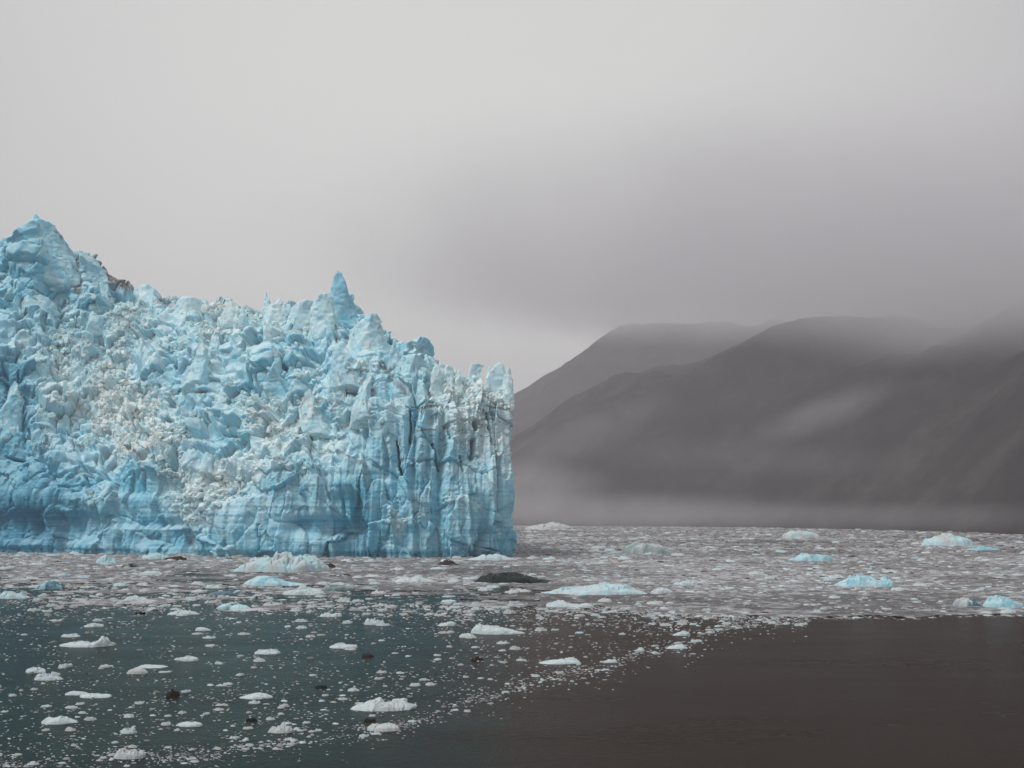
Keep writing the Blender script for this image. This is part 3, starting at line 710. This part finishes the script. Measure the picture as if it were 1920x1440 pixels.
wpx[(din < 22)] *= .75
D = gdist(y); Wm = wpx * D / F
P = ground(x, y)
tt = r.random(len(x))
order = np.argsort(-Wm * (1 / D))
NI = 270
mats_small = {}
for k in order[:NI]:
    kind = 'white' if tt[k] < .6 else ('dull' if tt[k] < .985 else 'turq')
    j = int(tt[k] * 1000) % len(pvh)
    key = (kind, j)
    if key not in mats_small:
        V, Q = pvh[j]
        o = mesh_np('small_floe', V, Q, M_FLOE, col=floe_col(V, kind, j, None, .3) * .82); mats_small[key] = o
    else:
        o = mats_small[key].copy(); COL.objects.link(o)
    o.location = (P[k, 0], P[k, 1], 0)
    o.scale = (Wm[k], Wm[k], Wm[k] * r.uniform(.4, .85)); o.rotation_euler = (0, 0, r.uniform(-.5, .5) + (math.pi if r.random() < .5 else 0))
    tag(o, 'small white ice fragment adrift on the open grey water before the glacier', 'ice fragment', 'small ice fragments scattered on the open water')
def join_chunks(name, P, Wm, cols, r, zs=1.0, protos=pv, mat=None):
    n = len(P); kk = r.integers(0, len(protos), n); VV = []; QQ = []; CC = []; tot = 0
    yaw = r.uniform(0, 2 * math.pi, n) if zs == 0 else r.uniform(-.6, .6, n) + math.pi * (r.random(n) < .5)
    hz = r.uniform(.4, 1.2, n) * (zs or 1)
    for p in range(len(protos)):
        m = np.where(kk == p)[0]; V, Q = protos[p]
        c, s = np.cos(yaw[m]), np.sin(yaw[m])
        X = np.empty((len(m), len(V), 3))
        X[..., 0] = (V[:, 0] * c[:, None] - V[:, 1] * s[:, None]) * Wm[m][:, None] + P[m, 0][:, None]
        X[..., 1] = (V[:, 0] * s[:, None] + V[:, 1] * c[:, None]) * Wm[m][:, None] + P[m, 1][:, None]
        X[..., 2] = V[:, 2] * (Wm[m] * hz[m])[:, None]
        VV.append(X.reshape(-1, 3)); QQ.append((Q[None] + (tot + np.arange(len(m)) * len(V))[:, None, None]).reshape(-1, 4))
        CC.append(np.repeat(cols[m], len(V), 0)); tot += len(m) * len(V)
    return mesh_np(name, np.concatenate(VV), np.concatenate(QQ), mat or M_BRASH, col=np.concatenate(CC))
rest = order[NI:]
def chunk_cols(n, r, brown=.06):
    pal = np.array([TINT['white'], (.42, .41, .41), (.36, .37, .38), (.24, .225, .222), (.40, .52, .56), (.07, .05, .045)])
    p = np.array([.24, .25, .22, .24, .04, brown * .6]); p /= p.sum()
    return pal[r.choice(6, n, p=p)] * r.uniform(.85, 1.08, (n, 1))
# plus fine crumbs
x2 = r.uniform(-20, 1520, 60000); y2 = r.uniform(1105, 1446, 60000)
din = outer(x2) - y2; dtop = y2 - inner(x2)
clump = fbm(np.stack([x2 / 60, y2 / 16, np.zeros_like(x2)], -1), 3, 61)
dn = .03 + .12 * sstep(clump, .0, .5) + .75 * np.exp(-(din / 16) ** 2) * sstep(clump, -.4, .3) + (.2 + .5 * sstep(clump, -.1, .4)) * np.exp(-(np.clip(dtop, 0, None) / 30) ** 2)
dn = np.where(din < 0, .16 * np.exp(din / 11), dn)
ok = (din > -50) & (dtop > -4) & (r.random(60000) < dn * 1.15)
P2 = ground(x2[ok], y2[ok]); W2 = r.uniform(2, 5.5, ok.sum()) * gdist(y2[ok]) / F
Pa = np.concatenate([P[rest], P2]); Wa = np.concatenate([Wm[rest], W2])
o = join_chunks('drift_ice', Pa, Wa, chunk_cols(len(Pa), r, .05), r)
tag(o, 'countless tiny ice crumbs strewn over the open grey water', 'drift ice', kind='stuff')

# dense brash ------------------------------------------------------------------
def brash_sheet():
    nx, ny = 1500, 420
    xs = np.linspace(-500, 2500, nx)
    t = np.linspace(0, 1, ny)
    X = np.repeat(xs[:, None], ny, 1)
    y0 = inner(xs)[:, None] + np.where(xs > 1180, 10, 48)[:, None]; Y = y0 + (977.5 - y0) * t[None] ** .8
    P = ground(X, Y)
    P[..., 0] += .4 * vnoise(P * .7, 62)
    n = fbm(P * np.array([.55, .55, 1]), 4, 63); b = blocks(P, (2.4, 2.4, 2), 64, 1.2, .3)
    big = fbm(P * .05, 3, 65)
    far = np.clip((P[..., 1] - 150) / 800, 0, 1)
    P[..., 2] = .03 + np.clip(.10 * b + .16 * n + .06 * big, -.02, .8) * (1 + 1.3 * far)
    d = Y - (inner(X))
    keep = (-d / 75 + 1.0 * fbm(P * np.array([.07, .16, 0]), 5, 66) + .2 * big) > .12
    keep = np.where(X > 1180, (-d / 9 + .5 * fbm(P * np.array([.2, .5, 0]), 3, 67)) > .2, keep)
    k = (keep[:-1, :-1] & keep[1:, :-1] & keep[1:, 1:] & keep[:-1, 1:]).ravel()
    q = gridq(nx, ny)[k]
    c1 = np.array([.175, .166, .170]); c2 = np.array([.45, .46, .465]); c3 = np.array([.085, .076, .076])
    w = sstep(fbm(P * np.array([.5, .5, 0]), 4, 68) + .5 * b + .25 * big, -.05, .55)[..., None]
    w2 = sstep(fbm(P * np.array([.3, .3, 0]) + 9, 4, 69), .1, .5)[..., None]
    c = c1 + (c2 - c1) * w; c = c + (c3 - c) * w2 * .7
    c = c * (1 + .75 * fbm(P * np.array([.018, .03, 0]), 4, 55, .6))[..., None]
    o = mesh_np('brash_ice', P, q, M_BRASH, col=c)
    tag(o, 'close packed pinkish grey brash ice covering the water up to the far shore', 'brash ice', kind='stuff')
brash_sheet()
r = np.random.default_rng(6)
def dense_points(n, x0, x1, ymin, extra=0):
    x = r.uniform(x0, x1, n); u = r.random(n)
    yi = inner(x) + extra
    y = ymin + (yi - ymin) * u
    return x, y
x, y = dense_points(78000, -120, 2100, 980, 3)
soft = np.where(x < 1150, 1, .0) * (1 - sstep(x, 1000, 1150))
y = y + soft * np.abs(r.normal(0, 16, len(x))) * (y > inner(x) - 40)
thin = sstep(y, inner(x) - 45, inner(x) + 25) * soft
cl = fbm(np.stack([x / 60, y / 10, np.zeros_like(x)], -1), 3, 57)
gp = ground(x, y); cl2 = sstep(fbm(gp * np.array([.018, .03, 0]), 4, 55, .6) + .5 * fbm(gp * .12, 2, 54), -.35, .3)
ok = ~((x < 955) & (y < 1040)) & (r.random(len(x)) < .25 + .75 * cl2) & (r.random(len(x)) > thin * .75) & ((cl > -.15) | (r.random(len(x)) > .75 * np.clip(thin * 2, 0, 1)))
x, y = x[ok], y[ok]
bx = r.uniform(-60, 950, 900); by = np.interp(bx, [f[0] for f in FR], [f[1] for f in FR]) + r.random(900) ** 2 * 9 - 1
D = gdist(np.concatenate([y, by])); wpx = np.concatenate([2.6 + 15 * r.random(len(x)) ** 6, 4 + 22 * r.random(900) ** 4])
x = np.concatenate([x, bx]); y = np.concatenate([y, by])
Wm = np.minimum(wpx * D / F, 5.5)
P = ground(x, y)
o = join_chunks('brash_ice_lumps', P, Wm, chunk_cols(len(P), r, .05), r, zs=.6)
tag(o, 'broken white and grey lumps standing out of the packed brash ice', 'brash ice', kind='stuff')
# bigger recognisable lumps in the brash, one object each
pvm = [floe_mesh(1, .7, .3, 500 + i, jag=.6, nx=26, ny=16) for i in range(10)]
cache = {}
x, y = dense_points(110, 0, 1915, 985, -3)
for k in range(len(x)):
    if x[k] < 975 and y[k] < 1055: y[k] = r.uniform(1055, 1110)
    kind = ['white', 'dull', 'turq', 'white', 'dull', 'blue'][k % 6]; j = k % 10
    if (kind, j) not in cache:
        V, Q = pvm[j]; o = mesh_np('brash_lump', V, Q, M_FLOE, col=floe_col(V, kind, j, 'dull', .3)); cache[(kind, j)] = o
    else:
        o = cache[(kind, j)].copy(); COL.objects.link(o)
    D = gdist(y[k]); W = r.uniform(10, 32) * D / F; W = min(W, 9)
    p = ground(x[k], y[k]); o.location = p; o.scale = (W, W, W * r.uniform(.3, .6)); o.rotation_euler = (0, 0, r.uniform(-.4, .4))
    tag(o, 'low pale lump of ice rising from the packed brash field', 'ice lump', 'ice lumps in the packed brash')

# ------------------------------------------------------------------ water
m, nt, out = newmat('silty_water')
b = N(nt, 'ShaderNodeBsdfPrincipled', Roughness=.25); b.inputs['IOR'].default_value = 1.10
b.inputs['Base Color'].default_value = (.050, .047, .043, 1); b.inputs['Specular IOR Level'].default_value = .24
geo = N(nt, 'ShaderNodeNewGeometry')
w1 = noise(nt, geo.outputs['Position'], 1.3, 5, .6); w2 = noise(nt, geo.outputs['Position'], .12, 3, .5)
bp = N(nt, 'ShaderNodeBump', Strength=.6, Distance=.15); nt.links.new(w1.outputs[0], bp.inputs['Height']); nt.links.new(bp.outputs[0], b.inputs['Normal'])
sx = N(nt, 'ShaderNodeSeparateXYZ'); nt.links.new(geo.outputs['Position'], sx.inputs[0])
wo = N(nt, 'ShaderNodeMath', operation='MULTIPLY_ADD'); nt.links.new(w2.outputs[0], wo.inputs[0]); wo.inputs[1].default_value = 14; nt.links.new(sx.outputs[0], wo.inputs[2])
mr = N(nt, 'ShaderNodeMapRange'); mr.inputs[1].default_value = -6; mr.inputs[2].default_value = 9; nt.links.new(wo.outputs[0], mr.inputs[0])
cw = ramp(nt, mr.outputs[0], [(0, (.012, .024, .021)), (1, (.024, .016, .011))]); nt.links.new(cw.outputs[0], b.inputs['Base Color'])  # reflection of glacier (teal) and hills (brown) painted into the base colour
mw = N(nt, 'ShaderNodeMapping'); mw.inputs['Scale'].default_value = (.03, .10, 1); nt.links.new(geo.outputs['Position'], mw.inputs[0])
w3 = noise(nt, mw.outputs[0], 1.0, 5, .6); rr = N(nt, 'ShaderNodeMapRange'); rr.inputs[1].default_value = .35; rr.inputs[2].default_value = .65; rr.inputs[3].default_value = .20; rr.inputs[4].default_value = .29
nt.links.new(w3.outputs[0], rr.inputs[0]); nt.links.new(rr.outputs[0], b.inputs['Roughness'])
nt.links.new(b.outputs[0], out.inputs[0]); M_WATER = m
R_ = 6000.
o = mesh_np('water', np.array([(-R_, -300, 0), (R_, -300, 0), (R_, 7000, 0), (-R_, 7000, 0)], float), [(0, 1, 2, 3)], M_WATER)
tag(o, kind='structure', label='calm dark silty sea water with a smooth open patch')

# ------------------------------------------------------------------ hills
m, nt, out = newmat('misty_hillside')
b = N(nt, 'ShaderNodeBsdfPrincipled', Roughness=.95); b.inputs['Specular IOR Level'].default_value = .1
geo = N(nt, 'ShaderNodeNewGeometry')
a1 = noise(nt, geo.outputs['Position'], .012, 8, .7); a2 = noise(nt, geo.outputs['Position'], .08, 5, .7)
c1 = ramp(nt, a1.outputs[0], [(.35, (.012, .010, .010)), (.5, (.022, .019, .019)), (.68, (.050, .044, .045))])
c2 = ramp(nt, a2.outputs[0], [(.3, (.6, .6, .6)), (.7, (1.3, 1.3, 1.3))])
c = mixc(nt, 'MULTIPLY', 1.0, c1.outputs[0], c2.outputs[0]); nt.links.new(c, b.inputs['Base Color'])
nt.links.new(b.outputs[0], out.inputs[0]); M_HILL = m
def hill(name, xs, ys, shore, Dc, label, seed, x0, x1):
    nx, nt_ = 520, 150
    px = np.linspace(x0, x1, nx); t = np.linspace(0, 1.6, nt_)
    crest = np.interp(px, xs, ys); 
    kz = np.ones(31) / 31; crest = np.convolve(np.pad(crest, 15, 'edge'), kz, 'valid')
    Ds = np.interp(px, *shore); Dcc = np.interp(px, *Dc)
    DD = Ds[:, None] + (Dcc - Ds)[:, None] * t[None]
    zc = ray_at(px, crest, Dcc)[:, 2]
    X = (px[:, None] - 960) / F / cp * DD
    prof = np.where(t < 1, np.sin(np.clip(t, 0, 1) * math.pi / 2) ** 1.1, 1 - .5 * (t - 1) ** 2)
    P = np.stack([X, DD, np.zeros_like(X)], -1)
    rid_ = 1 - np.abs(fbm(P * .0022, 5, seed)) * 2
    rid2 = 1 - np.abs(fbm(P * np.array([.007, .006, 0]), 4, seed + 3)) * 2
    z = zc[:, None] * prof[None] + (60 * (rid_ - .6) + 18 * (rid2 - .6)) * np.sin(np.clip(t, 0, 1.25) / 1.25 * math.pi)[None] * np.minimum(1, zc[:, None] / 200)
    z = z - 3; z[:, 0] = -4
    P[..., 2] = z
    o = mesh_np(name, P, gridq(nx, nt_), M_HILL, smooth=True)
    tag(o, label, kind='structure')
hill('hill', [700, 860, 960, 1030, 1090, 1160, 1240, 1330, 1400, 1480, 1560, 1640, 1700, 1760, 1830, 1920, 2200, 3000],
     [960, 880, 820, 775, 730, 692, 676, 655, 615, 594, 586, 592, 618, 640, 632, 618, 590, 600],
     ([700, 960, 1400, 1920, 3000], [1900, 1780, 1500, 880, 700]), ([700, 1200, 1920, 3000], [2300, 2500, 1900, 1500]), 'dark brown hillside fading into mist behind the ice field', 200, 700, 3000)
hill('far_hill', [600, 850, 960, 1060, 1110, 1150, 1200, 1260, 1330, 1420, 1600, 2200],
     [900, 800, 745, 690, 650, 624, 612, 612, 612, 600, 600, 620],
     ([600, 2200], [3000, 3000]), ([600, 2200], [3900, 3900]), 'paler hill rising behind the nearer hillside', 260, 600, 2200)

# ------------------------------------------------------------------ air
def vol_mat(name, color, density, aniso=.0, build=None):
    m, nt, out = newmat(name)
    v = N(nt, 'ShaderNodeVolumePrincipled'); v.inputs['Color'].default_value = (*color, 1); v.inputs['Density'].default_value = density
    v.inputs['Anisotropy'].default_value = aniso
    nt.links.new(v.outputs[0], out.inputs['Volume'])
    if build: build(nt, v)
    return m
def box(name, lo, hi, mat):
    x0, y0, z0 = lo; x1, y1, z1 = hi
    V = np.array([(x0, y0, z0), (x1, y0, z0), (x1, y1, z0), (x0, y1, z0), (x0, y0, z1), (x1, y0, z1), (x1, y1, z1), (x0, y1, z1)], float)
    return mesh_np(name, V, [(0, 3, 2, 1), (4, 5, 6, 7), (0, 1, 5, 4), (1, 2, 6, 5), (2, 3, 7, 6), (3, 0, 4, 7)], mat)
HZ = vol_mat('haze_air', (.93, .905, .935), 1.8e-4)
o = box('haze', (-6050, -350, -5), (6050, 7050, 900), HZ); tag(o, 'thin grey haze filling the whole bay', kind='stuff')

def mistbuild(nt, v, dens, soft, nscale):
    tc = N(nt, 'ShaderNodeTexCoord'); geo = N(nt, 'ShaderNodeNewGeometry')
    ln = N(nt, 'ShaderNodeVectorMath', operation='LENGTH'); nt.links.new(tc.outputs['Object'], ln.inputs[0])
    mr = N(nt, 'ShaderNodeMapRange', interpolation_type='SMOOTHSTEP'); mr.inputs[1].default_value = 1; mr.inputs[2].default_value = soft; mr.inputs[3].default_value = 0; mr.inputs[4].default_value = 1
    nt.links.new(ln.outputs['Value'], mr.inputs[0])
    nz = noise(nt, geo.outputs['Position'], nscale, 4, .55)
    nr = N(nt, 'ShaderNodeMapRange'); nr.inputs[1].default_value = .18; nr.inputs[2].default_value = .68
    nt.links.new(nz.outputs[0], nr.inputs[0])
    mu = N(nt, 'ShaderNodeMath', operation='MULTIPLY'); nt.links.new(mr.outputs[0], mu.inputs[0]); nt.links.new(nr.outputs[0], mu.inputs[1])
    m2 = N(nt, 'ShaderNodeMath', operation='MULTIPLY'); nt.links.new(mu.outputs[0], m2.inputs[0]); m2.inputs[1].default_value = dens
    nt.links.new(m2.outputs[0], v.inputs['Density'])
def ico(name, mat):
    n, k = 24, 14
    th = np.linspace(0, 2 * math.pi, n, endpoint=False); ph = np.linspace(.02, math.pi - .02, k)
    V = np.stack([np.sin(ph)[:, None] * np.cos(th), np.sin(ph)[:, None] * np.sin(th), np.cos(ph)[:, None] * np.ones(n)], -1)
    i, j = np.meshgrid(np.arange(k - 1), np.arange(n), indexing='ij'); a = i * n + j; b = i * n + (j + 1) % n
    Q = np.stack([a, a + n, b + n, b], -1).reshape(-1, 4)
    T = [(k * n, (q + 1) % n, q)[::-1] for q in range(n)] + [(k * n + 1, (k - 1) * n + (q + 1) % n, (k - 1) * n + q) for q in range(n)]
    V = np.concatenate([V.reshape(-1, 3), [[0, 0, 1], [0, 0, -1]]])
    return mesh_np(name, V, Q, mat, tris=T)
MIST = [  # px, py, distance, half sizes x y z (m), density, tilt, label
 (1600, 440, 1700, 1050, 560, 185, .0078, 0, 'cloud base hiding the crest of the nearer hill'),
 (1300, 530, 3400, 1250, 620, 210, .0080, 0, 'cloud base hiding the top of the far hill'),
 (2020, 520, 1350, 480, 460, 130, .012, 0, 'cloud base over the right end of the hills'),
 (1100, 815, 1900, 230, 200, 55, .0016, .35, 'faint mist wisp rising along the left foot of the hill'),
 (1540, 775, 1180, 110, 100, 26, .0028, .35, 'slanting mist wisp on the middle of the hillside'),
 (1000, 915, 1750, 150, 160, 60, .0045, 0, 'mist bank on the shore just right of the glacier'),
 (1080, 960, 1450, 420, 300, 34, .0020, 0, 'low mist lying along the far shore'),
 (1560, 968, 950, 480, 260, 16, .0010, 0, 'thin mist hugging the far ice edge at the right'),
 (1420, 860, 1300, 330, 120, 28, .0009, -.05, 'thin flat mist streak across the lower hillside'),
]
for i, (px, py, D, sx, sy, sz, dn, tl, lab) in enumerate(MIST):
    mm = vol_mat('mist_air', (.985, .975, .99), dn, .65 if sz > 80 else .2, lambda nt, v: mistbuild(nt, v, dn, .2, 1.1 / sz if sz < 80 else .0045))
    o = ico('mist_bank', mm); p = ray_at(px, py, D); o.location = p; o.scale = (sx, sy, sz); o.rotation_euler = (0, -tl, 0)
    tag(o, lab, 'mist bank', 'mist and cloud on the hills', 'stuff')

# ------------------------------------------------------------------ sky and light
w = bpy.data.worlds.new('World'); SC.world = w; w.use_nodes = True
nt = w.node_tree; nt.nodes.clear()
ow = nt.nodes.new('ShaderNodeOutputWorld'); bg = nt.nodes.new('ShaderNodeBackground'); nt.links.new(bg.outputs[0], ow.inputs[0])
SUN_EL, SUN_AZ = math.radians(52), math.radians(-55)
sk = nt.nodes.new('ShaderNodeTexSky'); sk.sky_type = 'NISHITA'; sk.sun_disc = False; sk.sun_elevation = SUN_EL; sk.sun_rotation = math.pi - SUN_AZ
sk.air_density = 1; sk.dust_density = 4; sk.ozone_density = 1
hs = N(nt, 'ShaderNodeHueSaturation'); hs.inputs['Saturation'].default_value = .0
nt.links.new(sk.outputs[0], hs.inputs['Color'])
tc = N(nt, 'ShaderNodeTexCoord')
mp = N(nt, 'ShaderNodeMapping'); mp.inputs['Scale'].default_value = (1, 1, 1.5); nt.links.new(tc.outputs['Generated'], mp.inputs[0])
cn = noise(nt, mp.outputs[0], 1.6, 4, .5)
cr = ramp(nt, cn.outputs[0], [(.3, (.95, .95, .955)), (.7, (1.04, 1.04, 1.04))])
over = mixc(nt, 'MIX', .85, hs.outputs[0], (5.7, 5.75, 5.75))      # cloud deck evens the sky out
c = mixc(nt, 'MULTIPLY', 1.0, over, cr.outputs[0])
# the cloud is thinner, so brighter, in one broad patch of the sky and thickens towards the hills
def lobe(az, el, a0, a1, c0, c1):
    az, el = math.radians(az), math.radians(el)
    nm = N(nt, 'ShaderNodeVectorMath', operation='NORMALIZE'); nt.links.new(tc.outputs['Generated'], nm.inputs[0])
    dp = N(nt, 'ShaderNodeVectorMath', operation='DOT_PRODUCT'); nt.links.new(nm.outputs[0], dp.inputs[0])
    dp.inputs[1].default_value = (math.sin(az) * math.cos(el), math.cos(az) * math.cos(el), math.sin(el))
    mr = N(nt, 'ShaderNodeMapRange', interpolation_type='SMOOTHSTEP'); mr.inputs[1].default_value = math.cos(math.radians(a1)); mr.inputs[2].default_value = math.cos(math.radians(a0))
    nt.links.new(dp.outputs['Value'], mr.inputs[0])
    return ramp(nt, mr.outputs[0], [(0, c0), (1, c1)]).outputs[0]
c = mixc(nt, 'MULTIPLY', 1.0, c, lobe(-1, 20, 0, 42, (.62, .625, .65), (1.10, 1.095, 1.07)))
c = mixc(nt, 'MULTIPLY', 1.0, c, lobe(32, 6, 4, 30, (1, 1, 1), (.88, .865, .885)))
nt.links.new(c, bg.inputs['Color']); bg.inputs['Strength'].default_value = .093
sun = bpy.data.lights.new('sun', 'SUN'); sun.energy = 1.7; sun.angle = math.radians(20); sun.color = (1, .97, .94)
so = bpy.data.objects.new('sun', sun); COL.objects.link(so)
d = Vector((math.sin(SUN_AZ) * math.cos(SUN_EL) , -math.cos(SUN_AZ) * math.cos(SUN_EL)*1.0, math.sin(SUN_EL)))
so.rotation_euler = d.to_track_quat('Z', 'Y').to_euler()

cam = bpy.data.cameras.new('camera'); cam.lens = F / 1920 * 36; cam.sensor_width = 36; cam.clip_end = 20000; cam.clip_start = .5
co = bpy.data.objects.new('camera', cam); COL.objects.link(co); co.location = (0, 0, CH)
co.rotation_euler = (math.pi / 2 + PITCH, 0, 0); SC.camera = co
SC.view_settings.view_transform = 'Standard'; SC.view_settings.look = 'None'; SC.view_settings.exposure = .42; SC.view_settings.gamma = 1
cy = SC.cycles
cy.max_bounces = 8; cy.diffuse_bounces = 3; cy.glossy_bounces = 2; cy.volume_bounces = 5; cy.transparent_max_bounces = 8
cy.volume_step_rate = 3.0; cy.volume_max_steps = 64
cy.use_denoising = True
